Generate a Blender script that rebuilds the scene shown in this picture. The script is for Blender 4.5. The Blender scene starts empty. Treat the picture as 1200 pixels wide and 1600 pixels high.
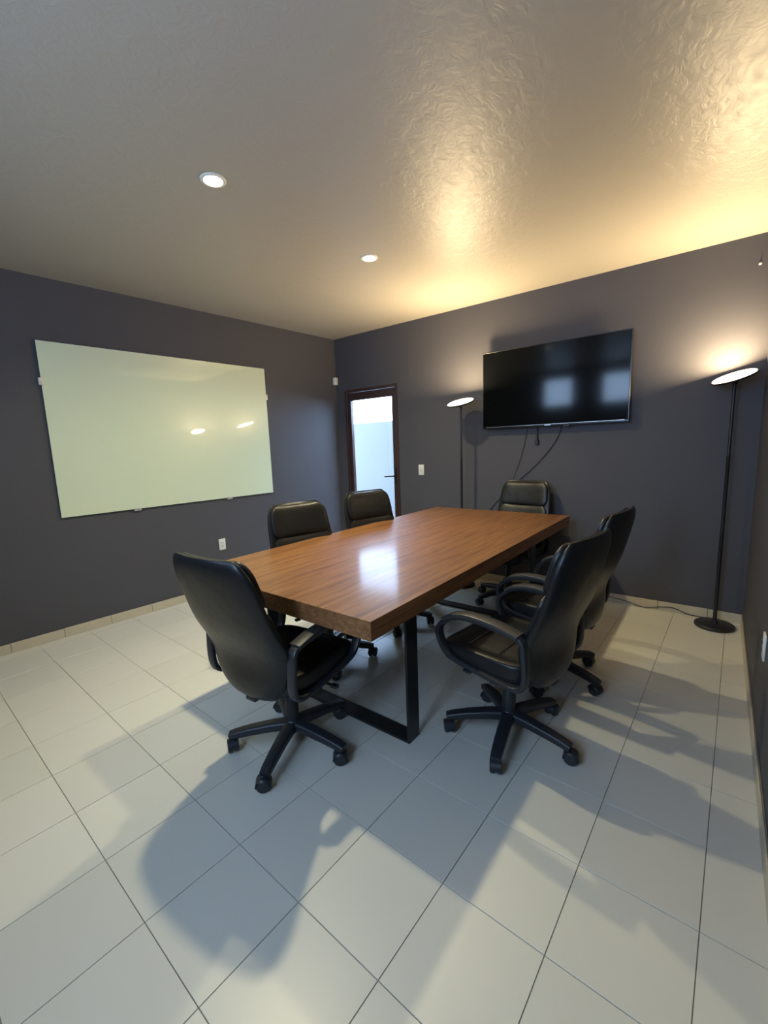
import bpy, bmesh, math, random
from mathutils import Vector, Matrix
random.seed(4)
PI = math.pi
S = bpy.context.scene
C = S.collection

# ------------------------------------------------------------------ camera
cam_d = bpy.data.cameras.new('camera')
cam = bpy.data.objects.new('camera', cam_d); C.objects.link(cam)
cam_d.sensor_fit = 'HORIZONTAL'; cam_d.sensor_width = 36.0
cam_d.lens = 36.0 * 672.05 / 1200.0
cam_d.clip_start = 0.02
r_ = Vector((0.790081, 0.611981, -0.035367))
u_ = Vector((-0.065079, 0.141108, 0.987853))
f_ = Vector((-0.609537, 0.778182, -0.151314))
mw = Matrix(((r_.x, u_.x, -f_.x, 0.0), (r_.y, u_.y, -f_.y, 0.0), (r_.z, u_.z, -f_.z, 1.4198), (0, 0, 0, 1)))
cam.matrix_world = mw
S.camera = cam

# ------------------------------------------------------------------ world, exposure
w = bpy.data.worlds.new('sky'); S.world = w; w.use_nodes = True
bg = w.node_tree.nodes['Background']
bg.inputs['Color'].default_value = (0.46, 0.65, 1.0, 1); bg.inputs['Strength'].default_value = 25.0
S.view_settings.view_transform = 'Standard'; S.view_settings.look = 'None'
S.view_settings.gamma = 1.0; S.view_settings.use_curve_mapping = False
S.view_settings.exposure = 0.0

# light settings
DOWN_W = 25.0; DOWN_C = (1.0, 0.89, 0.56)
TORCH_W = 37.0; TORCH_C = (1.0, 0.75, 0.42)

# ------------------------------------------------------------------ room measures
YB = 4.06; YF = -0.9; XR = 0.21; ZC = 2.74
LD = Vector((0.0575, 0.99835, 0)); LP = Vector((-3.87, YB, 0))
LN = Vector((LD.y, -LD.x, 0))           # into the room
def left_x(y): return LP.x + (y - YB) * LD.x / LD.y

# ------------------------------------------------------------------ materials
def mat(name, col, rough=0.5, metal=0.0, coat=0.0, coat_r=0.05, bump=None, var=None, spec=0.5, emit=None):
    m = bpy.data.materials.new(name); m.use_nodes = True
    nt = m.node_tree; b = nt.nodes['Principled BSDF']
    b.inputs['Base Color'].default_value = (*col, 1); b.inputs['Roughness'].default_value = rough
    b.inputs['Metallic'].default_value = metal; b.inputs['Coat Weight'].default_value = coat
    b.inputs['Coat Roughness'].default_value = coat_r
    b.inputs['Specular IOR Level'].default_value = spec
    tc = nt.nodes.new('ShaderNodeTexCoord')
    if emit:
        b.inputs['Emission Color'].default_value = (*emit[0], 1); b.inputs['Emission Strength'].default_value = emit[1]
    if var:                              # (scale, amount)
        n = nt.nodes.new('ShaderNodeTexNoise'); n.inputs['Scale'].default_value = var[0]; n.inputs['Detail'].default_value = 5
        nt.links.new(tc.outputs['Object'], n.inputs['Vector'])
        mr = nt.nodes.new('ShaderNodeMapRange'); mr.inputs['To Min'].default_value = 1 - var[1]; mr.inputs['To Max'].default_value = 1 + var[1]
        nt.links.new(n.outputs['Fac'], mr.inputs['Value'])
        mx = nt.nodes.new('ShaderNodeVectorMath'); mx.operation = 'SCALE'; mx.inputs[0].default_value = col
        nt.links.new(mr.outputs['Result'], mx.inputs['Scale']); nt.links.new(mx.outputs[0], b.inputs['Base Color'])
    if bump:                             # (scale, strength, distance)
        n = nt.nodes.new('ShaderNodeTexNoise'); n.inputs['Scale'].default_value = bump[0]; n.inputs['Detail'].default_value = 4
        nt.links.new(tc.outputs['Object'], n.inputs['Vector'])
        bp = nt.nodes.new('ShaderNodeBump'); bp.inputs['Strength'].default_value = bump[1]; bp.inputs['Distance'].default_value = bump[2]
        nt.links.new(n.outputs['Fac'], bp.inputs['Height']); nt.links.new(bp.outputs['Normal'], b.inputs['Normal'])
    return m

M = {}
M['wall'] = mat('slate_wall_paint', (0.077, 0.075, 0.086), 0.60, spec=0.3, var=(1.3, 0.06), bump=(45, 0.25, 0.002))
M['grout'] = mat('floor_grout', (0.23, 0.21, 0.17), 0.9, var=(9, 0.15))
M['skirt'] = mat('skirting_tile', (0.52, 0.46, 0.34), 0.4, var=(14, 0.12))
M['black'] = mat('black_metal', (0.012, 0.012, 0.013), 0.42, bump=(120, 0.1, 0.0005))
M['legsteel'] = mat('black_painted_steel', (0.010, 0.011, 0.012), 0.38, var=(6, 0.2))
M['plastic'] = mat('black_plastic', (0.016, 0.018, 0.022), 0.42, bump=(200, 0.12, 0.0004))
M['armplastic'] = mat('dark_grey_arm_plastic', (0.028, 0.027, 0.026), 0.40, bump=(200, 0.12, 0.0004))
M['bezel'] = mat('gloss_black_bezel', (0.01, 0.01, 0.011), 0.22)
M['silver'] = mat('silver_metal', (0.55, 0.55, 0.55), 0.3, 1.0)
M['screen'] = mat('dark_screen', (0.003, 0.0035, 0.004), 0.09, spec=0.22)
M['white'] = mat('white_plastic', (0.72, 0.71, 0.66), 0.4)
M['key'] = mat('white_plastic_key', (0.62, 0.61, 0.57), 0.35)
M['doorwood'] = mat('dark_red_brown_wood', (0.042, 0.020, 0.017), 0.4, var=(7, 0.25))
M['handle'] = mat('dark_bronze', (0.05, 0.045, 0.04), 0.35, 0.8)
M['board'] = mat('white_backed_glass', (0.68, 0.76, 0.56), 0.25, coat=1.0, coat_r=0.015)
M['board'].node_tree.nodes['Principled BSDF'].inputs['Coat IOR'].default_value = 1.75
M['glassedge'] = mat('glass_edge', (0.35, 0.50, 0.38), 0.2)
M['cream'] = mat('pale_patio_render', (0.088, 0.083, 0.078), 0.9, var=(1.2, 0.08), bump=(30, 0.3, 0.004))
M['paving'] = mat('patio_concrete', (0.20, 0.20, 0.19), 0.85, var=(3, 0.1))
M['winframe'] = mat('white_aluminium', (0.6, 0.6, 0.6), 0.4)

def glass_mat(name, tint, rough):
    m = bpy.data.materials.new(name); m.use_nodes = True; nt = m.node_tree
    nt.nodes.remove(nt.nodes['Principled BSDF']); out = nt.nodes['Material Output']
    tr = nt.nodes.new('ShaderNodeBsdfTransparent'); tr.inputs[0].default_value = (*tint, 1)
    gl = nt.nodes.new('ShaderNodeBsdfGlossy'); gl.inputs['Roughness'].default_value = rough
    fr = nt.nodes.new('ShaderNodeFresnel'); fr.inputs[0].default_value = 1.45
    ge = nt.nodes.new('ShaderNodeNewGeometry')
    inv = nt.nodes.new('ShaderNodeMath'); inv.operation = 'SUBTRACT'; inv.inputs[0].default_value = 1.0
    mu = nt.nodes.new('ShaderNodeMath'); mu.operation = 'MULTIPLY'
    mx = nt.nodes.new('ShaderNodeMixShader')
    nt.links.new(ge.outputs['Backfacing'], inv.inputs[1]); nt.links.new(fr.outputs[0], mu.inputs[0]); nt.links.new(inv.outputs[0], mu.inputs[1])
    nt.links.new(mu.outputs[0], mx.inputs[0]); nt.links.new(tr.outputs[0], mx.inputs[1]); nt.links.new(gl.outputs[0], mx.inputs[2])
    nt.links.new(mx.outputs[0], out.inputs[0])
    return m
M['clip'] = mat('satin_clip_metal', (0.62, 0.62, 0.60), 0.45, 0.6)
M['glass'] = glass_mat('clear_glass', (0.96, 0.98, 0.97), 0.02)

def emis(name, col, st):
    m = bpy.data.materials.new(name); m.use_nodes = True; nt = m.node_tree
    nt.nodes.remove(nt.nodes['Principled BSDF'])
    e = nt.nodes.new('ShaderNodeEmission'); e.inputs[0].default_value = (*col, 1); e.inputs[1].default_value = st
    nt.links.new(e.outputs[0], nt.nodes['Material Output'].inputs[0]); return m
M['lens'] = emis('downlight_lens', (1.0, 0.95, 0.82), 14.0)
M['bowl'] = emis('glowing_acrylic_bowl', (1.0, 0.84, 0.62), 6.0)

# ceiling: sheen paint over trowelled plaster
m = mat('ceiling_paint', (0.40, 0.37, 0.32), 0.41, spec=0.42); M['ceil'] = m
nt = m.node_tree; b = nt.nodes['Principled BSDF']
tc = nt.nodes.new('ShaderNodeTexCoord')
mp = nt.nodes.new('ShaderNodeMapping'); mp.inputs['Scale'].default_value = (1.0, 0.7, 1.0)
nt.links.new(tc.outputs['Object'], mp.inputs[0])
n1 = nt.nodes.new('ShaderNodeTexNoise'); n1.inputs['Scale'].default_value = 19; n1.inputs['Detail'].default_value = 7; n1.inputs['Roughness'].default_value = 0.62; n1.inputs['Distortion'].default_value = 1.1
n2 = nt.nodes.new('ShaderNodeTexNoise'); n2.inputs['Scale'].default_value = 2.5; n2.inputs['Detail'].default_value = 3
nt.links.new(mp.outputs[0], n1.inputs[0]); nt.links.new(mp.outputs[0], n2.inputs[0])
ad = nt.nodes.new('ShaderNodeMath'); ad.operation = 'ADD'
nt.links.new(n1.outputs['Fac'], ad.inputs[0]); nt.links.new(n2.outputs['Fac'], ad.inputs[1])
bp = nt.nodes.new('ShaderNodeBump'); bp.inputs['Strength'].default_value = 0.48; bp.inputs['Distance'].default_value = 0.006
nt.links.new(ad.outputs[0], bp.inputs['Height']); nt.links.new(bp.outputs[0], b.inputs['Normal'])

# floor tile: slight tint per tile
m = mat('glazed_floor_tile', (0.60, 0.58, 0.50), 0.24, spec=0.5); M['tile'] = m
nt = m.node_tree; b = nt.nodes['Principled BSDF']
oi = nt.nodes.new('ShaderNodeObjectInfo'); mr = nt.nodes.new('ShaderNodeMapRange')
mr.inputs['To Min'].default_value = 0.965; mr.inputs['To Max'].default_value = 1.02
nt.links.new(oi.outputs['Random'], mr.inputs['Value'])
tc = nt.nodes.new('ShaderNodeNewGeometry')
n1 = nt.nodes.new('ShaderNodeTexNoise'); n1.inputs['Scale'].default_value = 3.0; n1.inputs['Detail'].default_value = 6
nt.links.new(tc.outputs['Position'], n1.inputs[0])
mr2 = nt.nodes.new('ShaderNodeMapRange'); mr2.inputs['To Min'].default_value = 0.985; mr2.inputs['To Max'].default_value = 1.01
nt.links.new(n1.outputs['Fac'], mr2.inputs['Value'])
mu = nt.nodes.new('ShaderNodeMath'); mu.operation = 'MULTIPLY'
nt.links.new(mr.outputs[0], mu.inputs[0]); nt.links.new(mr2.outputs[0], mu.inputs[1])
sc = nt.nodes.new('ShaderNodeVectorMath'); sc.operation = 'SCALE'; sc.inputs[0].default_value = (0.60, 0.58, 0.50)
nt.links.new(mu.outputs[0], sc.inputs['Scale']); nt.links.new(sc.outputs[0], b.inputs['Base Color'])
mr3 = nt.nodes.new('ShaderNodeMapRange'); mr3.inputs['To Min'].default_value = 0.32; mr3.inputs['To Max'].default_value = 0.37
nt.links.new(n1.outputs['Fac'], mr3.inputs['Value']); nt.links.new(mr3.outputs[0], b.inputs['Roughness'])

# table wood
def wood(name, stops, rough, coat):
    m = mat(name, (0.3, 0.14, 0.05), rough, coat=coat, coat_r=0.13, spec=0.25)
    nt = m.node_tree; b = nt.nodes['Principled BSDF']
    g = nt.nodes.new('ShaderNodeNewGeometry')
    mp = nt.nodes.new('ShaderNodeMapping'); mp.inputs['Scale'].default_value = (26, 1.2, 65)
    nt.links.new(g.outputs['Position'], mp.inputs[0])
    n1 = nt.nodes.new('ShaderNodeTexNoise'); n1.inputs['Scale'].default_value = 1.4; n1.inputs['Detail'].default_value = 8; n1.inputs['Roughness'].default_value = 0.65; n1.inputs['Distortion'].default_value = 0.9
    nt.links.new(mp.outputs[0], n1.inputs[0])
    cr = nt.nodes.new('ShaderNodeValToRGB'); e = cr.color_ramp.elements
    e[0].position, e[0].color = stops[0][0], (*stops[0][1], 1); e[1].position, e[1].color = stops[-1][0], (*stops[-1][1], 1)
    for p, c in stops[1:-1]:
        k = e.new(p); k.color = (*c, 1)
    nt.links.new(n1.outputs['Fac'], cr.inputs[0]); nt.links.new(cr.outputs[0], b.inputs['Base Color'])
    bp = nt.nodes.new('ShaderNodeBump'); bp.inputs['Strength'].default_value = 0.12; bp.inputs['Distance'].default_value = 0.001
    nt.links.new(n1.outputs['Fac'], bp.inputs['Height']); nt.links.new(bp.outputs[0], b.inputs['Normal'])
    return m
M['wood'] = wood('walnut_veneer', [(0.30, (0.085, 0.033, 0.012)), (0.45, (0.165, 0.070, 0.025)), (0.58, (0.225, 0.102, 0.038)), (0.75, (0.30, 0.145, 0.058))], 0.5, 0.22)

# leather
m = mat('black_leatherette', (0.009, 0.0095, 0.010), 0.36, spec=0.36); M['leather'] = m
nt = m.node_tree; b = nt.nodes['Principled BSDF']
tc = nt.nodes.new('ShaderNodeTexCoord')
v1 = nt.nodes.new('ShaderNodeTexVoronoi'); v1.inputs['Scale'].default_value = 260
n1 = nt.nodes.new('ShaderNodeTexNoise'); n1.inputs['Scale'].default_value = 9; n1.inputs['Detail'].default_value = 3
nt.links.new(tc.outputs['Object'], v1.inputs[0]); nt.links.new(tc.outputs['Object'], n1.inputs[0])
b1 = nt.nodes.new('ShaderNodeBump'); b1.inputs['Strength'].default_value = 0.15; b1.inputs['Distance'].default_value = 0.0006
b2 = nt.nodes.new('ShaderNodeBump'); b2.inputs['Strength'].default_value = 0.35; b2.inputs['Distance'].default_value = 0.012
nt.links.new(v1.outputs['Distance'], b1.inputs['Height']); nt.links.new(n1.outputs['Fac'], b2.inputs['Height'])
nt.links.new(b1.outputs[0], b2.inputs['Normal']); nt.links.new(b2.outputs[0], b.inputs['Normal'])

# ------------------------------------------------------------------ helpers
def obj(name, bm, material, parent=None, smooth=True, angle=40):
    me = bpy.data.meshes.new(name); bm.normal_update(); bm.to_mesh(me); bm.free()
    me.materials.append(material)
    if smooth:
        for p in me.polygons: p.use_smooth = True
        me.set_sharp_from_angle(angle=math.radians(angle))
    o = bpy.data.objects.new(name, me); C.objects.link(o)
    if parent: o.parent = parent
    return o
def tag(o, label=None, cat=None, group=None, kind=None):
    if label: o['label'] = label
    if cat: o['category'] = cat
    if group: o['group'] = group
    if kind: o['kind'] = kind
    return o
def thing(name, label, cat, loc=(0, 0, 0), rz=0.0, group=None):
    o = bpy.data.objects.new(name, None); C.objects.link(o); o.empty_display_size = 0.1
    o.location = loc; o.rotation_euler = (0, 0, rz)
    return tag(o, label, cat, group)
def add_box(bm, a, b, bev=0.0, seg=2, mtx=None):
    t = bmesh.new(); bmesh.ops.create_cube(t, size=1)
    a = Vector(a); b = Vector(b); s = b - a; c = (a + b) / 2
    for v in t.verts: v.co = Vector((v.co.x * s.x, v.co.y * s.y, v.co.z * s.z)) + c
    if bev: bmesh.ops.bevel(t, geom=t.edges[:], offset=bev, segments=seg, affect='EDGES', profile=0.5)
    merge(bm, t, mtx)
def merge(bm, t, mtx=None):
    if mtx is not None: t.transform(mtx)
    me = bpy.data.meshes.new('tmp'); t.to_mesh(me); t.free(); bm.from_mesh(me); bpy.data.meshes.remove(me)
def box(a, b, bev=0.0, seg=2, mtx=None):
    bm = bmesh.new(); add_box(bm, a, b, bev, seg, mtx); return bm
def prism(bm, poly, z0, z1, chamfer=0.0):
    n = len(poly)
    lo = [bm.verts.new((x, y, z0)) for x, y in poly]; 
    if chamfer:
        mid = [bm.verts.new((x, y, z1 - chamfer)) for x, y in poly]
        cx = sum(p[0] for p in poly) / n; cy = sum(p[1] for p in poly) / n
        hi = []
        for x, y in poly:
            d = math.hypot(x - cx, y - cy) or 1; k = 1 - 1.4 * chamfer / d
            hi.append(bm.verts.new((cx + (x - cx) * k, cy + (y - cy) * k, z1)))
        rings = [lo, mid, hi]
    else:
        rings = [lo, [bm.verts.new((x, y, z1)) for x, y in poly]]
    bm.faces.new(lo[::-1]); bm.faces.new(rings[-1])
    for A, B in zip(rings, rings[1:]):
        for i in range(n): bm.faces.new((A[i], A[(i + 1) % n], B[(i + 1) % n], B[i]))
def lathe(bm, prof, seg=32, mtx=None):
    t = bmesh.new(); rings = []
    for r, z in prof:
        if r < 1e-6: rings.append([t.verts.new((0, 0, z))])
        else: rings.append([t.verts.new((r * math.cos(2 * PI * k / seg), r * math.sin(2 * PI * k / seg), z)) for k in range(seg)])
    for A, B in zip(rings, rings[1:]):
        for k in range(seg):
            q = [A[k % len(A)], A[(k + 1) % len(A)], B[(k + 1) % len(B)], B[k % len(B)]]
            u = []
            for v in q:
                if v not in u: u.append(v)
            if len(u) > 2: t.faces.new(u)
    bmesh.ops.recalc_face_normals(t, faces=t.faces)
    merge(bm, t, mtx)
def smooth_path(pts, n=6, closed=False):
    P = [Vector(p) for p in pts]; N = len(P); out = []
    rng = range(N) if closed else range(N - 1)
    for i in rng:
        g = (lambda k: P[k % N]) if closed else (lambda k: P[max(0, min(N - 1, k))])
        a, b_, c, d = g(i - 1), g(i), g(i + 1), g(i + 2)
        for s in range(n):
            t = s / n
            out.append(0.5 * ((2 * b_) + (c - a) * t + (2 * a - 5 * b_ + 4 * c - d) * t * t + (3 * b_ - a - 3 * c + d) * t ** 3))
    if not closed: out.append(P[-1])
    return out
def sweep(bm, pts, sec, closed=False, up=Vector((1, 0, 0))):
    """sweep section (list of (a,b)) along pts; a along 'up', b along up x tangent"""
    N = len(pts); rings = []
    for i in range(N):
        if closed: t = (pts[(i + 1) % N] - pts[(i - 1) % N]).normalized()
        else: t = (pts[min(N - 1, i + 1)] - pts[max(0, i - 1)]).normalized()
        x = up - t * up.dot(t)
        if x.length < 1e-4: x = Vector((0, 1, 0)) - t * t.y
        x.normalize(); y = t.cross(x)
        s = sec(i / max(1, N - 1)) if callable(sec) else sec
        rings.append([bm.verts.new(pts[i] + x * a + y * b_) for a, b_ in s])
    L = len(rings[0])
    for i in range(N if closed else N - 1):
        A, B = rings[i], rings[(i + 1) % N]
        for k in range(L): bm.faces.new((A[k], A[(k + 1) % L], B[(k + 1) % L], B[k]))
    if not closed:
        bm.faces.new(rings[0][::-1]); bm.faces.new(rings[-1])
    bmesh.ops.recalc_face_normals(bm, faces=bm.faces)
def circ(r, n=8): return [(r * math.cos(2 * PI * k / n), r * math.sin(2 * PI * k / n)) for k in range(n)]
def rrect(hw, hh, r, n=3):
    o = []
    for cx, cy, a0 in ((hw - r, hh - r, 0), (-hw + r, hh - r, 90), (-hw + r, -hh + r, 180), (hw - r, -hh + r, 270)):
        for k in range(n + 1):
            a = math.radians(a0 + 90 * k / n); o.append((cx + r * math.cos(a), cy + r * math.sin(a)))
    return o
def struct(name, bm, m_, smooth=False):
    o = obj(name, bm, m_, None, smooth); o['kind'] = 'structure'; return o

# ------------------------------------------------------------------ room shell
T = 0.15
fx0 = left_x(YF)
bm = bmesh.new()
poly_room = [(fx0, YF), (XR, YF), (XR, YB), (LP.x, YB)]
prism(bm, [(fx0 - T, YF - T), (XR + T, YF - T), (XR + T, YB), (LP.x - T, YB)], -0.12, -0.0035)
floor = struct('floor', bm, M['grout'])
bm = bmesh.new(); prism(bm, [(fx0 - T, YF - T), (XR + T, YF - T), (XR + T, YB + T), (LP.x - T, YB + T)], ZC, ZC + 0.15)
struct('ceiling', bm, M['ceil'])
bm = bmesh.new(); nl = Vector((-LN.x, -LN.y)) * T
prism(bm, [(fx0, YF), (LP.x, YB), (LP.x + nl.x, YB), (fx0 + nl.x, YF)], -0.12, ZC)
bmesh.ops.recalc_face_normals(bm, faces=bm.faces)
struct('wall_left', bm, M['wall'])
bm = bmesh.new(); add_box(bm, (XR, YF, -0.12), (XR + T, YB, ZC)); struct('wall_right', bm, M['wall'])
DX0, DX1, DZ = -3.735, -2.925, 2.115           # door opening
bm = bmesh.new()
add_box(bm, (LP.x - T, YB, -0.12), (DX0, YB + T, ZC)); add_box(bm, (DX1, YB, -0.12), (XR + T, YB + T, ZC)); add_box(bm, (DX0, YB, DZ), (DX1, YB + T, ZC))
add_box(bm, (DX0, YB, -0.12), (DX1, YB + T, 0))
bmesh.ops.remove_doubles(bm, verts=bm.verts, dist=1e-5)
struct('wall_back', bm, M['wall'])
# wall behind the camera with two high windows and one added for daylight
WZ1 = 2.60
wins = [(-2.86, -2.30, 2.06), (-1.80, -1.24, 2.06), (-1.00, -0.45, 1.15)]  # last opening is invented, to throw bluish daylight on the floor
bm = bmesh.new()
add_box(bm, (fx0 - T, YF - T, WZ1), (XR + T, YF, ZC))
xs = [fx0 - T] + [v for p in wins for v in p[:2]] + [XR + T]
for k in range(0, len(xs), 2): add_box(bm, (xs[k], YF - T, -0.12), (xs[k + 1], YF, WZ1))
for a, b_, WZ0 in wins: add_box(bm, (a, YF - T, -0.12), (b_, YF, WZ0))
struct('wall_front', bm, M['wall'])
for i, (a, b_, WZ0) in enumerate(wins):
    bm = bmesh.new(); f = 0.03; y0, y1 = YF - 0.10, YF - 0.05
    add_box(bm, (a, y0, WZ0), (b_, y1, WZ0 + f)); add_box(bm, (a, y0, WZ1 - f), (b_, y1, WZ1))
    add_box(bm, (a, y0, WZ0 + f), (a + f, y1, WZ1 - f)); add_box(bm, (b_ - f, y0, WZ0 + f), (b_, y1, WZ1 - f))
    wn = struct('window_%d' % (i + 1), bm, M['winframe'])  # the last frame belongs to the added daylight window
    obj('pane', box((a + f, y0 + 0.022, WZ0 + f), (b_ - f, y0 + 0.028, WZ1 - f)), M['glass'], wn, False)
    ld = bpy.data.lights.new('window_portal', 'AREA'); ld.shape = 'RECTANGLE'; ld.size = b_ - a; ld.size_y = WZ1 - WZ0; ld.cycles.is_portal = True
    lo = bpy.data.objects.new('window_portal', ld); C.objects.link(lo); lo.location = ((a + b_) / 2, YF - T - 0.01, (WZ0 + WZ1) / 2); lo.rotation_euler = (math.radians(90), 0, 0)

# ------------------------------------------------------------------ floor tiles (one object each)
TS = 0.33; yaw = math.radians(-1.54); O = Vector((-1.28668608, 1.06048681))
ex = Vector((math.cos(yaw), math.sin(yaw))); ey = Vector((-math.sin(yaw), math.cos(yaw)))
gap = 0.0012
def clip(poly, p0, n):                          # keep side where (p-p0).n >= 0
    out = []
    for i in range(len(poly)):
        a, b_ = poly[i], poly[(i + 1) % len(poly)]
        da, db = (a - p0).dot(n), (b_ - p0).dot(n)
        if da >= 0: out.append(a)
        if (da >= 0) != (db >= 0): out.append(a + (b_ - a) * (da / (da - db)))
    return out
e = 0.002
halfs = [(Vector((XR - e, 0)), Vector((-1, 0))), (Vector((0, YB - e)), Vector((0, -1))), (Vector((0, YF + e)), Vector((0, 1))),
         (Vector((LP.x, LP.y)) + Vector((LN.x, LN.y)) * e, Vector((LN.x, LN.y)))]
h = TS / 2 - gap
bm = bmesh.new(); prism(bm, [(-h, -h), (h, -h), (h, h), (-h, h)], -0.0035, 0.0, 0.0008)
t0 = obj('tile', bm, M['tile'], floor, False); used = False; full_me = t0.data
for i in range(-11, 8):
    for j in range(-8, 12):
        c = O + ex * (i + 0.5) * TS + ey * (j + 0.5) * TS
        poly = [c + ex * a + ey * b_ for a, b_ in ((-h, -h), (h, -h), (h, h), (-h, h))]
        p = poly
        for q in halfs:
            p = clip(p, *q)
            if len(p) < 3: break
        if len(p) < 3: continue
        area = abs(sum(p[k].cross(p[(k + 1) % len(p)]) if False else p[k].x * p[(k + 1) % len(p)].y - p[(k + 1) % len(p)].x * p[k].y for k in range(len(p)))) / 2
        if area < 0.0004: continue
        if p == poly or area > (2 * h) ** 2 * 0.9999:
            if not used: t = t0; used = True
            else: t = t0.copy(); C.objects.link(t); t.parent = floor
            t.location = (c.x, c.y, 0); t.rotation_euler = (0, 0, yaw)
        else:
            bm = bmesh.new(); prism(bm, [tuple(v) for v in p], -0.0035, 0.0)
            obj('tile', bm, M['tile'], floor, False)

# ------------------------------------------------------------------ skirting
def skirting(name, p0, p1, nrm, off):
    """tiles of a skirting along p0-p1 (floor line), nrm into the room"""
    p0 = Vector(p0); p1 = Vector(p1); d = (p1 - p0).normalized(); L = (p1 - p0).length; n = Vector(nrm)
    mtx = Matrix(((d.x, n.x, 0, p0.x), (d.y, n.y, 0, p0.y), (0, 0, 1, 0), (0, 0, 0, 1)))
    bm = box((0, 0.001, 0.001), (L, 0.006, 0.072), mtx=mtx); bmesh.ops.recalc_face_normals(bm, faces=bm.faces)
    s = struct(name, bm, M['grout'])
    x = -off; k = 0
    while x < L:
        a, b_ = max(0.0, x + 0.0015), min(L, x + TS - 0.0015)
        if b_ - a > 0.02:
            jit = random.uniform(-0.0015, 0.0015)
            bm = box((a, 0.006, 0.001), (b_, 0.012 + jit * 0.5, 0.075 + jit), 0.0012, 1, mtx=mtx); bmesh.ops.recalc_face_normals(bm, faces=bm.faces)
            obj('skirting_tile', bm, M['skirt'], s, False)
        x += TS
skirting('baseboard_left', (fx0, YF), (LP.x - 0.012 * 0, YB), (LN.x, LN.y), 0.1)
skirting('baseboard_back', (DX1 + 0.005, YB), (XR, YB), (0, -1), 0.05)
skirting('baseboard_right', (XR, YF + 0.0), (XR, YB - 0.013), (-1, 0), 0.2)

# ------------------------------------------------------------------ glazed door
door = tag(bpy.data.objects.new('door_1', None), kind='structure'); C.objects.link(door); door.location = ((DX0 + DX1) / 2, YB, 0)
def dpart(name, a, b_, m_, bev=0.002, par=None):
    bm = box(Vector(a) - door.location, Vector(b_) - door.location, bev, 1); return obj(name, bm, m_, par or door, False)
y0, y1 = YB + 0.0, YB + 0.11
g0, g1, gz1, gz0 = -3.651, -3.022, 1.985, 0.16
dpart('jamb', (DX0 + 0.001, y0 - 0.004, 0.001), (DX0 + 0.035, y1, DZ - 0.001), M['doorwood'])
dpart('jamb', (DX1 - 0.035, y0 - 0.004, 0.001), (DX1 - 0.001, y1, DZ - 0.001), M['doorwood'])
dpart('head_jamb', (DX0 + 0.035, y0 - 0.004, DZ - 0.035), (DX1 - 0.035, y1, DZ - 0.001), M['doorwood'])
ly0, ly1 = YB + 0.012, YB + 0.052
dpart('stile', (DX0 + 0.038, ly0, 0.008), (g0, ly1, DZ - 0.038), M['doorwood'])
dpart('stile', (g1, ly0, 0.008), (DX1 - 0.038, ly1, DZ - 0.038), M['doorwood'])
dpart('top_rail', (g0, ly0, gz1), (g1, ly1, DZ - 0.038), M['doorwood'])
dpart('bottom_rail', (g0, ly0, 0.008), (g1, ly1, gz0), M['doorwood'])
dpart('pane', (g0, ly0 + 0.018, gz0), (g1, ly0 + 0.024, gz1), M['glass'], 0)
hp = dpart('handle_plate', (g1 + 0.012, ly0 - 0.008, 0.97), (g1 + 0.044, ly0, 1.17), M['handle'], 0.003)
bm = bmesh.new()
sweep(bm, smooth_path([(-2.994, ly0 - 0.006, 1.07), (-2.994, ly0 - 0.04, 1.07), (-3.02, ly0 - 0.055, 1.07), (-3.115, ly0 - 0.055, 1.065)], 5), circ(0.009, 10), up=Vector((0, 0, 1)))
bm.transform(Matrix.Translation(-door.location))
o = obj('lever', bm, M['handle'], hp)

# outside: small walled patio
bm = bmesh.new(); add_box(bm, (-9, YB + T, -0.15), (1.0, 9.0, -0.02)); struct('ground_patio', bm, M['paving'])
bm = bmesh.new(); add_box(bm, (-9, YB + 1.2, -0.02), (1.0, YB + 1.35, 1.79), 0.01, 1)
struct('wall_patio', bm, M['cream'])

# ------------------------------------------------------------------ downlights
for i, (y, lab) in enumerate(((1.36, 'round recessed ceiling downlight nearer the camera, the larger of the two in view'),
                              (2.56, 'round recessed ceiling downlight nearer the television corner, the smaller of the two'))):
    t = thing('downlight', lab, 'ceiling light', (-2.056, y, ZC), 0, 'recessed downlights in a row along the ceiling')
    bm = bmesh.new(); lathe(bm, [(0.046, -0.0005), (0.046, -0.006), (0.058, -0.005), (0.062, -0.001), (0.062, -0.0005)], 32)
    obj('trim_ring', bm, M['white'], t)
    bm = bmesh.new(); lathe(bm, [(0, -0.001), (0.046, -0.001), (0.045, -0.003), (0, -0.0045)], 32)
    obj('lens', bm, M['lens'], t)
    ld = bpy.data.lights.new('downlight_bulb', 'AREA'); ld.shape = 'DISK'; ld.size = 0.085; ld.energy = DOWN_W; ld.color = DOWN_C; ld.spread = math.radians(150)
    lo = bpy.data.objects.new('downlight_bulb', ld); C.objects.link(lo); lo.parent = t; lo.location = (0, 0, -0.008)

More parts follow.
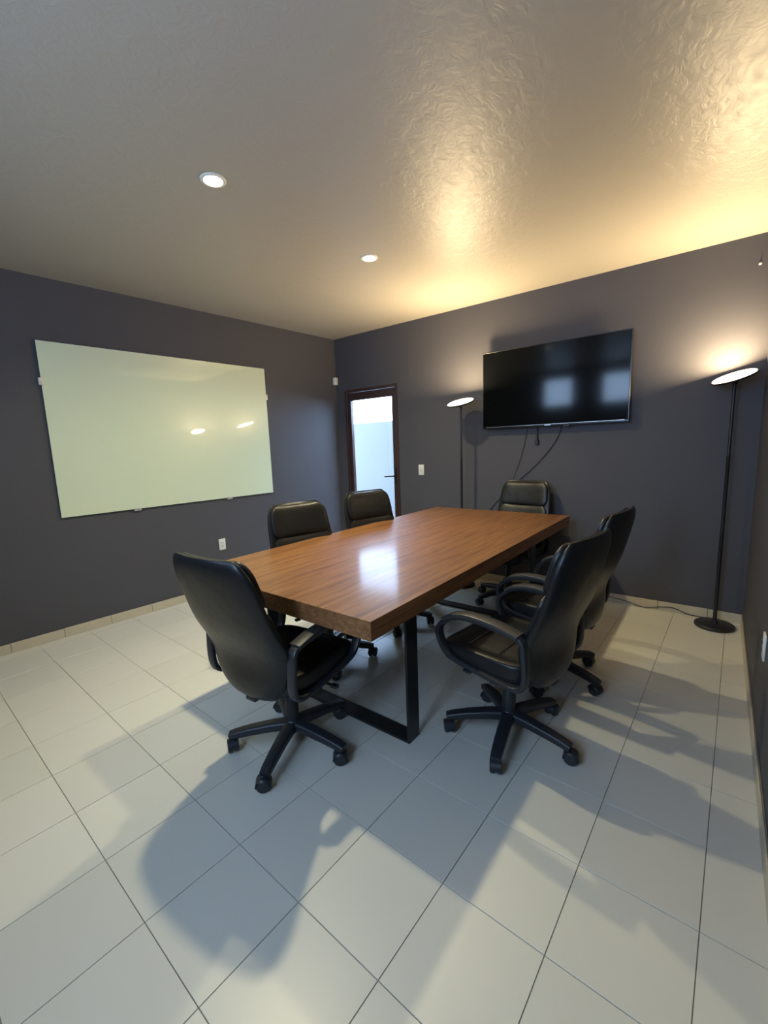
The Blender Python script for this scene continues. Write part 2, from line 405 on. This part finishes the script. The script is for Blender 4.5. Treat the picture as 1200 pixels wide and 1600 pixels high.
# ------------------------------------------------------------------ torchiere floor lamps
def torchiere(loc, lab, tilt):
    t = thing('floor_lamp', lab, 'floor lamp', loc, 0, 'black uplighter floor lamps along the back wall')
    bm = bmesh.new(); lathe(bm, [(0, 0.0), (0.118, 0.0), (0.124, 0.004), (0.124, 0.018), (0.118, 0.024), (0.02, 0.027), (0.016, 0.05), (0, 0.05)], 48)
    obj('base', bm, M['black'], t)
    bm = bmesh.new(); lathe(bm, [(0, 0.05), (0.0125, 0.05), (0.0125, 0.70), (0.0135, 0.702), (0.0135, 0.72), (0.0115, 0.722), (0.0115, 1.25), (0.0125, 1.252), (0.0125, 1.27), (0.0105, 1.272), (0.0105, 1.752), (0, 1.752)], 20)
    obj('pole', bm, M['black'], t)
    bm = bmesh.new(); lathe(bm, [(0, 1.752), (0.014, 1.752), (0.016, 1.760), (0.016, 1.778), (0.010, 1.786), (0, 1.786)], 24)
    obj('swivel_joint', bm, M['black'], t)
    hd = Matrix.Translation((0, 0, 1.782)) @ Matrix.Rotation(tilt[0], 4, 'X') @ Matrix.Rotation(tilt[1], 4, 'Y')
    bm = bmesh.new(); lathe(bm, [(0, 0), (0.03, 0.0), (0.10, 0.008), (0.126, 0.014), (0.130, 0.019), (0.130, 0.027), (0.1275, 0.0285), (0.126, 0.026), (0, 0.0235)], 56, hd)
    sh = obj('lamp_shade', bm, M['black'], t)
    bm = bmesh.new(); lathe(bm, [(0, 0.0245), (0.124, 0.0265), (0.121, 0.0295), (0.08, 0.0325), (0, 0.0340)], 48, hd)
    o = obj('light_diffuser', bm, M['bowl'], sh); o['label'] = 'glowing white disc on the upper face of the tilted head'
    ld = bpy.data.lights.new('lamp_bulb', 'AREA'); ld.shape = 'DISK'; ld.size = 0.235; ld.energy = TORCH_W; ld.color = TORCH_C
    lo = bpy.data.objects.new('lamp_bulb', ld); C.objects.link(lo); lo.parent = t; lo.matrix_local = hd @ Matrix.Translation((0, 0, 0.036)) @ Matrix.Rotation(PI, 4, 'X')
    return t
torchiere((-1.985, 3.78, 0), 'black pole uplighter lamp standing between the glazed door and the television', (math.radians(20), math.radians(-2)))
torchiere((0.045, 3.895, 0), 'black pole uplighter lamp with round base in the right corner', (math.radians(18), math.radians(-14)))

# ------------------------------------------------------------------ television
TVY = 3.98; tx0, tx1, tz0, tz1 = -1.85, -0.598, 1.547, 2.258
tv = thing('television', 'large flat black television mounted on the slate back wall', 'television', ((tx0 + tx1) / 2, TVY, tz0))
def tpart(name, a, b_, m_, bev=0.0, par=None, seg=2):
    return obj(name, box(Vector(a) - tv.location, Vector(b_) - tv.location, bev, seg), m_, par or tv, False)
tpart('back_shell', (tx0 + 0.05, TVY + 0.022, tz0 + 0.05), (tx1 - 0.05, TVY + 0.052, tz1 - 0.05), M['plastic'], 0.01)
tpart('housing', (tx0, TVY + 0.002, tz0), (tx1, TVY + 0.022, tz1), M['bezel'], 0.003)
tpart('screen', (tx0 + 0.009, TVY - 0.0005, tz0 + 0.018), (tx1 - 0.009, TVY + 0.0035, tz1 - 0.009), M['screen'])
for nm, a, b_ in (('bezel_strip', (tx0, TVY - 0.003, tz0), (tx1, TVY + 0.004, tz0 + 0.016)), ('bezel_strip', (tx0, TVY - 0.003, tz1 - 0.008), (tx1, TVY + 0.004, tz1)),
                  ('bezel_strip', (tx0, TVY - 0.003, tz0 + 0.016), (tx0 + 0.008, TVY + 0.004, tz1 - 0.008)), ('bezel_strip', (tx1 - 0.008, TVY - 0.003, tz0 + 0.016), (tx1, TVY + 0.004, tz1 - 0.008))):
    tpart(nm, a, b_, M['bezel'], 0.0012, seg=1)
o = tpart('trim_line', (tx0 + 0.03, TVY - 0.004, tz0 + 0.0135), (tx1 - 0.03, TVY - 0.0028, tz0 + 0.0165), M['silver']); o['label'] = 'thin silver line along the lower edge'
o = tpart('maker_badge', (-1.262, TVY - 0.005, tz0 + 0.003), (-1.205, TVY - 0.0028, tz0 + 0.011), M['silver'], 0.001, seg=1); o['label'] = 'small silver badge'
tpart('sensor_box', (-1.10, TVY + 0.002, tz0 - 0.012), (-1.05, TVY + 0.016, tz0), M['plastic'], 0.002)
# wall bracket with pull strap
br = thing('wall_bracket', 'black steel wall bracket behind and just below the television', 'bracket', (-1.35, YB, 1.5))
def bpart(name, a, b_, m_=M['black'], bev=0.001): return obj(name, box(Vector(a) - br.location, Vector(b_) - br.location, bev, 1), m_, br, False)
bpart('wall_plate', (-1.62, YB - 0.010, 1.75), (-0.95, YB - 0.001, 2.05))
bpart('rail', (-1.50, YB - 0.026, 1.62), (-1.47, YB - 0.010, 2.15)); bpart('rail', (-1.10, YB - 0.026, 1.62), (-1.07, YB - 0.010, 2.15))
bpart('pull_strap', (-1.358, YB - 0.020, 1.43), (-1.342, YB - 0.008, 1.80)); bpart('strap_tab', (-1.366, YB - 0.024, 1.385), (-1.334, YB - 0.004, 1.43))
def cable(name, pts, r, lab, n=8):
    bm = bmesh.new(); sweep(bm, smooth_path(pts, n), circ(r, 7), up=Vector((0.31, 0.2, 0.92))); return tag(obj(name, bm, M['black']), lab, 'cable')
cy = YB - 0.008
cable('power_cable', [(-1.12, cy - 0.001, 1.62), (-1.15, cy - 0.001, 1.48), (-1.23, cy, 1.34), (-1.38, cy, 1.17), (-1.55, cy, 1.02), (-1.70, cy, 0.87), (-1.82, cy, 0.72), (-1.86, cy, 0.55)], 0.0032, 'thicker black cable slanting down left from under the television')
cable('signal_cable', [(-1.44, cy - 0.001, 1.62), (-1.455, cy - 0.001, 1.45), (-1.50, cy - 0.004, 1.26), (-1.56, cy - 0.012, 1.08), (-1.572, cy - 0.016, 0.93), (-1.56, cy - 0.012, 0.80), (-1.60, cy - 0.01, 0.6)], 0.0022, 'thin black cable hanging straight down below the television')
# cord of the right lamp along the skirting
cable('lamp_cord', [(0.045, 4.005, 0.012), (0.01, 4.035, 0.006), (-0.12, 4.036, 0.010), (-0.22, 4.040, 0.04), (-0.32, 4.042, 0.028), (-0.42, 4.036, 0.005), (-0.55, 4.040, 0.03), (-0.68, 4.042, 0.045), (-0.80, 4.042, 0.062), (-1.0, 4.044, 0.068), (-1.2, 4.044, 0.05)], 0.0032, 'thin dark cord along the skirting from the right lamp')

# ------------------------------------------------------------------ glass board on the left wall (local x along wall, y out, z up)
def wall_mtx(s, z):
    """frame on left wall: x = along wall toward the back, y = into room"""
    p = LP + LD * s
    return Matrix(((LD.x, LN.x, 0, p.x), (LD.y, LN.y, 0, p.y), (0, 0, 1, z), (0, 0, 0, 1)))
def wbox(bm, a, b_, bev=0.0, seg=2): add_box(bm, a, b_, bev, seg)
def wthing(name, s, z, lab, cat, **k):
    t = thing(name, lab, cat, **k); m_ = wall_mtx(s, z)
    t.location = m_.to_translation(); t.rotation_euler = (0, 0, math.atan2(LD.y, LD.x)); return t
# local frame of the empty: x along LD, y = 90deg left of LD (out of room) -> room side is -y
bd = wthing('glass_board', -3.0, 0.955, 'large pale green glass writing board clipped to the left wall', 'whiteboard')
BW, BH = 1.945, 1.325
bm = box((0, -0.022, 0), (BW, -0.015, BH), 0.0012, 1); obj('glass_panel', bm, M['board'], bd, False)
def clipp(x, z, horiz):
    if horiz: a, b_ = (x - 0.028, -0.028, z - 0.016), (x + 0.028, -0.001, z + 0.014)
    else: a, b_ = (x - 0.016, -0.028, z - 0.028), (x + 0.014, -0.001, z + 0.028)
    bm = box(a, b_, 0.003); c = obj('clip', bm, M['clip'], bd)
    cx, cz = (a[0] + b_[0]) / 2, (a[2] + b_[2]) / 2
    bm = bmesh.new(); lathe(bm, [(0, 0), (0.006, 0), (0.005, 0.002), (0, 0.002)], 12, Matrix.Translation((cx, -0.028, cz)) @ Matrix.Rotation(PI / 2, 4, 'X'))
    obj('screw', bm, M['silver'], c)
clipp(0.55, 0, True); clipp(1.42, 0, True); clipp(0, 1.03, False); clipp(BW, 1.03, False)

# ------------------------------------------------------------------ plates
def plate(t, w_, h_, kind, d=1):
    obj('cover_plate', box((-w_ / 2, -0.009, -h_ / 2), (w_ / 2, -0.0005, h_ / 2), 0.0035), M['white'], t)
    if kind == 'switch':
        obj('rocker', box((-0.012, -0.013, -0.022), (0.012, -0.008, 0.022), 0.002), M['key'], t)
    else:
        obj('socket_insert', box((-0.017, -0.0105, -0.032), (0.017, -0.008, 0.032), 0.001), M['key'], t)
        for zz in (-0.018, 0.018):
            for xx in (-0.006, 0.006):
                obj('slot', box((xx - 0.0012, -0.0112, zz - 0.005), (xx + 0.0012, -0.0100, zz + 0.005)), M['black'], t, False)
t = wthing('wall_socket', -1.70, 0.488, 'white outlet plate low on the left wall under the glass board', 'outlet'); plate(t, 0.07, 0.115, 'outlet')
t = thing('light_switch', 'white light switch plate on back wall between door and left lamp', 'switch', (-2.626, YB, 1.144)); plate(t, 0.07, 0.115, 'switch')
t = thing('wall_socket', 'white outlet plate on the right wall at the picture edge', 'outlet', (XR, 2.40, 0.495), -PI / 2); plate(t, 0.07, 0.115, 'outlet')
t = wthing('motion_sensor', -0.03, 2.238, 'small white sensor box high beside the door corner', 'sensor')
obj('casing', box((-0.028, -0.040, -0.045), (0.028, -0.0005, 0.045), 0.008), M['white'], t)
obj('lens_window', box((-0.018, -0.042, -0.026), (0.018, -0.039, 0.010), 0.001), M['key'], t)
bm = bmesh.new(); lathe(bm, [(0, 0), (0.009, 0), (0.008, 0.004), (0.003, 0.006), (0.003, 0.014), (0, 0.014)], 12, Matrix.Rotation(PI / 2, 4, 'X'))
n_ = obj('wall_screw', bm, M['white']); n_.location = (0.129, YB - 0.0003, 2.549); tag(n_, 'tiny pale screw plug high in the wall above the right lamp', 'screw')

# ------------------------------------------------------------------ conference table
TZ = 0.79; TT = 0.078
TX0, TX1, TY0, TY1 = -2.255, -0.966, 1.13, 3.755
table = thing('conference_table', 'long walnut conference table with thick top and black steel legs', 'table', ((TX0 + TX1) / 2, (TY0 + TY1) / 2, 0))
def part(par, name, a, b_, m_, bev=0.003, seg=2): return obj(name, box(Vector(a) - par.location, Vector(b_) - par.location, bev, seg), m_, par, False)
ys = 2.725
part(table, 'tabletop_panel', (TX0, TY0, TZ - TT), (TX1, ys - 0.0005, TZ), M['wood'], 0.0009)
part(table, 'tabletop_panel', (TX0, ys + 0.0005, TZ - TT), (TX1, TY1, TZ), M['wood'], 0.0009)
for (fy0, fy1) in ((1.525, 1.613), (3.20, 3.288)):
    a, b_, th = -2.13, -1.09, 0.012
    zt = TZ - TT
    bm = bmesh.new()
    # one bent flat-bar loop
    add_box(bm, (a, fy0, 0.0005), (b_, fy1, th)); add_box(bm, (a, fy0, zt - th), (b_, fy1, zt - 0.0005))
    add_box(bm, (a, fy0, th), (a + th, fy1, zt - th)); add_box(bm, (b_ - th, fy0, th), (b_, fy1, zt - th))
    bm.transform(Matrix.Translation(-table.location))
    obj('leg_frame', bm, M['legsteel'], table, False)

# ------------------------------------------------------------------ office chair (faces local +Y, base under origin)
def ring_loft(rings, close=True):
    bm = bmesh.new(); R_ = [[bm.verts.new(p) for p in r] for r in rings]; L = len(R_[0])
    for A, B in zip(R_, R_[1:]):
        for k in range(L): bm.faces.new((A[k], A[(k + 1) % L], B[(k + 1) % L], B[k]))
    if close: bm.faces.new(R_[0][::-1]); bm.faces.new(R_[-1])
    bmesh.ops.recalc_face_normals(bm, faces=bm.faces)
    return bm
def sgn(v): return -1 if v < 0 else 1
def sup(t, n): c, s = math.cos(t), math.sin(t); return sgn(c) * abs(c) ** (2 / n), sgn(s) * abs(s) ** (2 / n)
def back_center(v):
    """v 0..1 bottom to top: y, z of the back's mid plane"""
    z = 0.375 + 0.665 * v
    y = -0.235 - 0.145 * v ** 1.35 + 0.035 * math.exp(-((v - 0.30) / 0.17) ** 2)
    return y, z
def back_width(v):
    if v < 0.42:
        q = v / 0.42; return 0.150 + 0.093 * math.sin(q * PI / 2) ** 0.8
    return 0.243 - 0.026 * ((v - 0.42) / 0.58) ** 1.2
def cushion(v0, v1, wk, t, yoff, corner=0.13, nv=26, nu=36, crease=None, endpow=3.2, cup=0.022):
    rings = []
    for i in range(nv + 1):
        s = -1 + 2 * i / nv
        s = math.sin(s * PI / 2)                      # denser at the ends
        v = v0 + (v1 - v0) * (s + 1) / 2
        y, z = back_center(v)
        # rounded outline at both ends
        hh = (v1 - v0) * 0.665 / 2
        d = hh - abs(s) * hh
        kw = 1.0
        if d < corner: kw = 1 - (0.26 * (1 - math.sqrt(max(0, 1 - (1 - d / corner) ** 2))))
        kt = max(0.03, (1 - abs(s) ** 7)) ** 0.5
        wv = back_width(v) * 1.04 * wk * kw; tv_ = t * kt
        ring = []
        for k in range(nu):
            a, b_ = sup(2 * PI * k / nu, 3.0)
            x = a * wv; yy = y + yoff + b_ * tv_ + cup * (abs(a) ** 2.2)
            if crease and b_ > 0:
                for cv, cd, cwid in crease: yy -= cd * math.exp(-((v - cv) / cwid) ** 2) * (1 - abs(a) ** 6) * b_
            ring.append((x, yy, z))
        rings.append(ring)
    return ring_loft(rings)
def make_chair(label, loc, rz, base_rot, lift=0.0, recl=0.0):
    t = thing('office_chair', label, 'chair', loc, rz, 'black leatherette office chairs around the table')
    # five star base
    bm = bmesh.new(); lathe(bm, [(0, 0.078), (0.038, 0.078), (0.044, 0.09), (0.040, 0.125), (0.030, 0.135), (0, 0.135)], 24)
    obj('hub', bm, M['plastic'], t)
    bm = bmesh.new(); lathe(bm, [(0, 0.135), (0.030, 0.135), (0.032, 0.21), (0.029, 0.215), (0.029, 0.29), (0.025, 0.295), (0.025, 0.345 + lift), (0, 0.345 + lift)], 20)
    obj('gas_column', bm, M['plastic'], t)
    for k in range(5):
        a = base_rot - rz + k * 2 * PI / 5
        R4 = Matrix.Rotation(a, 4, 'Z'); bm = bmesh.new()
        pts = [Vector((0.030, 0, 0.108)), Vector((0.10, 0, 0.106)), Vector((0.20, 0, 0.095)), Vector((0.272, 0, 0.083)), Vector((0.300, 0, 0.076))]
        def sec(u):
            hw = 0.031 - 0.009 * u; hh = 0.023 - 0.008 * u; return rrect(hw, hh, min(hw, hh) * 0.55)
        sweep(bm, pts, sec, up=Vector((0, 1, 0))); bm.transform(R4)
        lg = obj('base_leg', bm, M['plastic'], t)
        # twin wheel caster
        sw = random.uniform(0, 2 * PI); bm = bmesh.new()
        Mx = R4 @ Matrix.Translation((0.290, 0, 0)) @ Matrix.Scale(1.12, 4) @ Matrix.Rotation(sw, 4, 'Z')
        for sx in (-1, 1):
            lathe(bm, [(0, -0.009), (0.020, -0.009), (0.0255, -0.006), (0.0265, 0.004), (0.022, 0.0085), (0, 0.0095)], 20, Mx @ Matrix.Translation((0.010, sx * 0.014, 0.0265)) @ Matrix.Rotation(-sx * PI / 2, 4, 'X'))
        add_box(bm, (-0.006, -0.004, 0.020), (0.024, 0.004, 0.058), 0.002, 1, Mx)
        # hood over the wheels
        hood = bmesh.new()
        pth = [Vector((0.010 + 0.0285 * math.cos(q), 0, 0.0265 + 0.0285 * math.sin(q))) for q in [math.radians(d_) for d_ in range(-5, 186, 19)]]
        sweep(hood, pth, rrect(0.022, 0.002, 0.0015, 1), up=Vector((0, 1, 0))); merge(bm, hood, Mx)
        lathe(bm, [(0, 0.05), (0.0065, 0.05), (0.0065, 0.078), (0, 0.078)], 10, Mx)
        obj('caster', bm, M['plastic'], lg)
    # mechanism and seat shell
    Z = lift
    bm = bmesh.new(); add_box(bm, (-0.07, -0.11, 0.345 + Z), (0.07, 0.10, 0.378 + Z), 0.008)
    add_box(bm, (-0.030, -0.235, 0.352 + Z), (0.030, -0.10, 0.372 + Z), 0.006)
    obj('tilt_mechanism', bm, M['plastic'], t)
    bm = bmesh.new(); sweep(bm, smooth_path([(0.06, 0.03, 0.362 + Z), (0.16, 0.035, 0.358 + Z), (0.235, 0.04, 0.352 + Z)], 4), circ(0.006, 8), up=Vector((0, 0, 1)))
    add_box(bm, (0.225, 0.028, 0.344 + Z), (0.262, 0.052, 0.360 + Z), 0.005); obj('height_lever', bm, M['plastic'], t)
    rings = []
    for i in range(9):                                # seat pan
        s = i / 8; rings.append([(a * (0.20 + 0.035 * math.sin(s * PI / 2)), 0.01 + b_ * (0.20 + 0.035 * math.sin(s * PI / 2)), 0.378 + Z + 0.028 * s) for a, b_ in [sup(2 * PI * k / 40, 4) for k in range(40)]])
    obj('seat_pan', ring_loft(rings), M['plastic'], t)
    rings = []                                        # seat cushion
    NR = 16
    for i in range(NR + 1):
        s = -1 + 2 * i / NR; prof = max(0.0, 1 - abs(s) ** 3.0) ** (1 / 3.0)
        kk = 0.86 + 0.14 * prof if i < NR else 0.86
        rings.append([(a * 0.248 * kk, 0.015 + b_ * 0.245 * kk, 0.450 + Z + 0.044 * math.sin(s * PI / 2)
                       - (0.020 * max(0, b_) ** 4) + 0.006 * abs(a) ** 3) for a, b_ in [sup(2 * PI * k / 48, 4.4) for k in range(48)]])
    cz = rings[-1]
    for kk in (0.80, 0.66, 0.5, 0.33, 0.16):          # domed top with a dip for the sitter
        dz = 0.006 * (1 - (kk / 0.86) ** 2) * 1.6
        rings.append([((x / 0.86) * kk, 0.015 + ((y - 0.015) / 0.86) * kk, 0.494 + Z + dz - 0.020 * max(0, (y - 0.015) / 0.21 * kk / 0.86) ** 4) for x, y, z in cz])
    obj('seat', ring_loft(rings), M['leather'], t)
    # front padding welt of the seat: two sewn panels
    for yy in (-0.06, 0.09):
        bm = bmesh.new(); sweep(bm, smooth_path([(-0.19, yy, 0.503 + Z), (-0.1, yy + 0.004, 0.5065 + Z), (0, yy + 0.006, 0.507 + Z), (0.1, yy + 0.004, 0.5065 + Z), (0.19, yy, 0.503 + Z)], 3), circ(0.0025, 6), up=Vector((0, 0, 1)))
        obj('seam', bm, M['leather'], t)
    up_ = Matrix.Translation((0, -0.24, Z + 0.40)) @ Matrix.Rotation(recl, 4, 'X') @ Matrix.Translation((0, 0.24, -0.40))
    bm = cushion(0.0, 1.0, 1.0, 0.030, 0.0); bm.transform(up_); obj('backrest', bm, M['leather'], t)
    bm = cushion(0.10, 0.675, 0.91, 0.026, 0.026, 0.06, crease=((0.30, 0.010, 0.02), (0.47, 0.010, 0.02)), cup=0.024); bm.transform(up_); obj('back_cushion', bm, M['leather'], t)
    bm = cushion(0.665, 0.985, 0.93, 0.030, 0.026, 0.07, nv=16, cup=0.024); bm.transform(up_); obj('head_cushion', bm, M['leather'], t)
    # loop arms
    for sx in (-1, 1):
        X = sx * 0.258
        P_ = [(X, -0.205, 0.635 + Z), (X, -0.10, 0.655 + Z), (X, 0.03, 0.660 + Z), (X, 0.13, 0.640 + Z), (X * 0.99, 0.205, 0.585 + Z), (X * 0.98, 0.215, 0.53 + Z), (X * 0.96, 0.17, 0.455 + Z),
              (X * 0.95, 0.05, 0.428 + Z), (X * 0.95, -0.08, 0.415 + Z), (X * 0.96, -0.185, 0.415 + Z), (X * 0.98, -0.222, 0.46 + Z), (X, -0.222, 0.57 + Z)]
        pts = smooth_path(P_, 5, True); NP = len(pts)
        bm = bmesh.new()
        rings = []
        sweep(bm, pts, rrect(0.021, 0.011, 0.007, 2), closed=True, up=Vector((1, 0, 0)))
        ar = obj('armrest', bm, M['plastic'], t)
        bm = bmesh.new(); pp = smooth_path([(X, -0.20, 0.648 + Z), (X, -0.10, 0.668 + Z), (X, 0.03, 0.673 + Z), (X, 0.12, 0.655 + Z), (X, 0.17, 0.628 + Z)], 5)
        sweep(bm, pp, rrect(0.030, 0.010, 0.006, 2), up=Vector((1, 0, 0))); obj('arm_pad', bm, M['armplastic'], ar)
        for ya in (-0.10, 0.04):
            bm = box((min(sx * 0.12, sx * 0.262), ya, 0.398 + Z), (max(sx * 0.12, sx * 0.262), ya + 0.04, 0.410 + Z), 0.002, 1)
            obj('arm_bracket', bm, M['plastic'], ar, False)
    return t
R = math.radians
make_chair('black leatherette office chair at the near end, its back turned to the camera', (-1.555, 1.21, 0), R(5), R(8), 0.0, R(3))
make_chair('black leatherette office chair on the near right side, seat and arm loop in full view', (-0.735, 1.870, 0), R(80.6), R(-7), 0.005)
make_chair('black leatherette office chair on the right side, partly hidden behind the nearer chair', (-0.735, 2.545, 0), R(84), R(-18), 0.01)
make_chair('black leatherette office chair on the left side nearest the glass board', (-2.025, 1.93, 0), R(-103), R(36), 0.005)
make_chair('black leatherette office chair on the left side in front of the glazed door', (-2.01, 2.67, 0), R(-104), R(20), 0.015)
make_chair('black leatherette office chair at the far end below the television', (-1.43, 3.60, 0), R(176), R(165), 0.02)
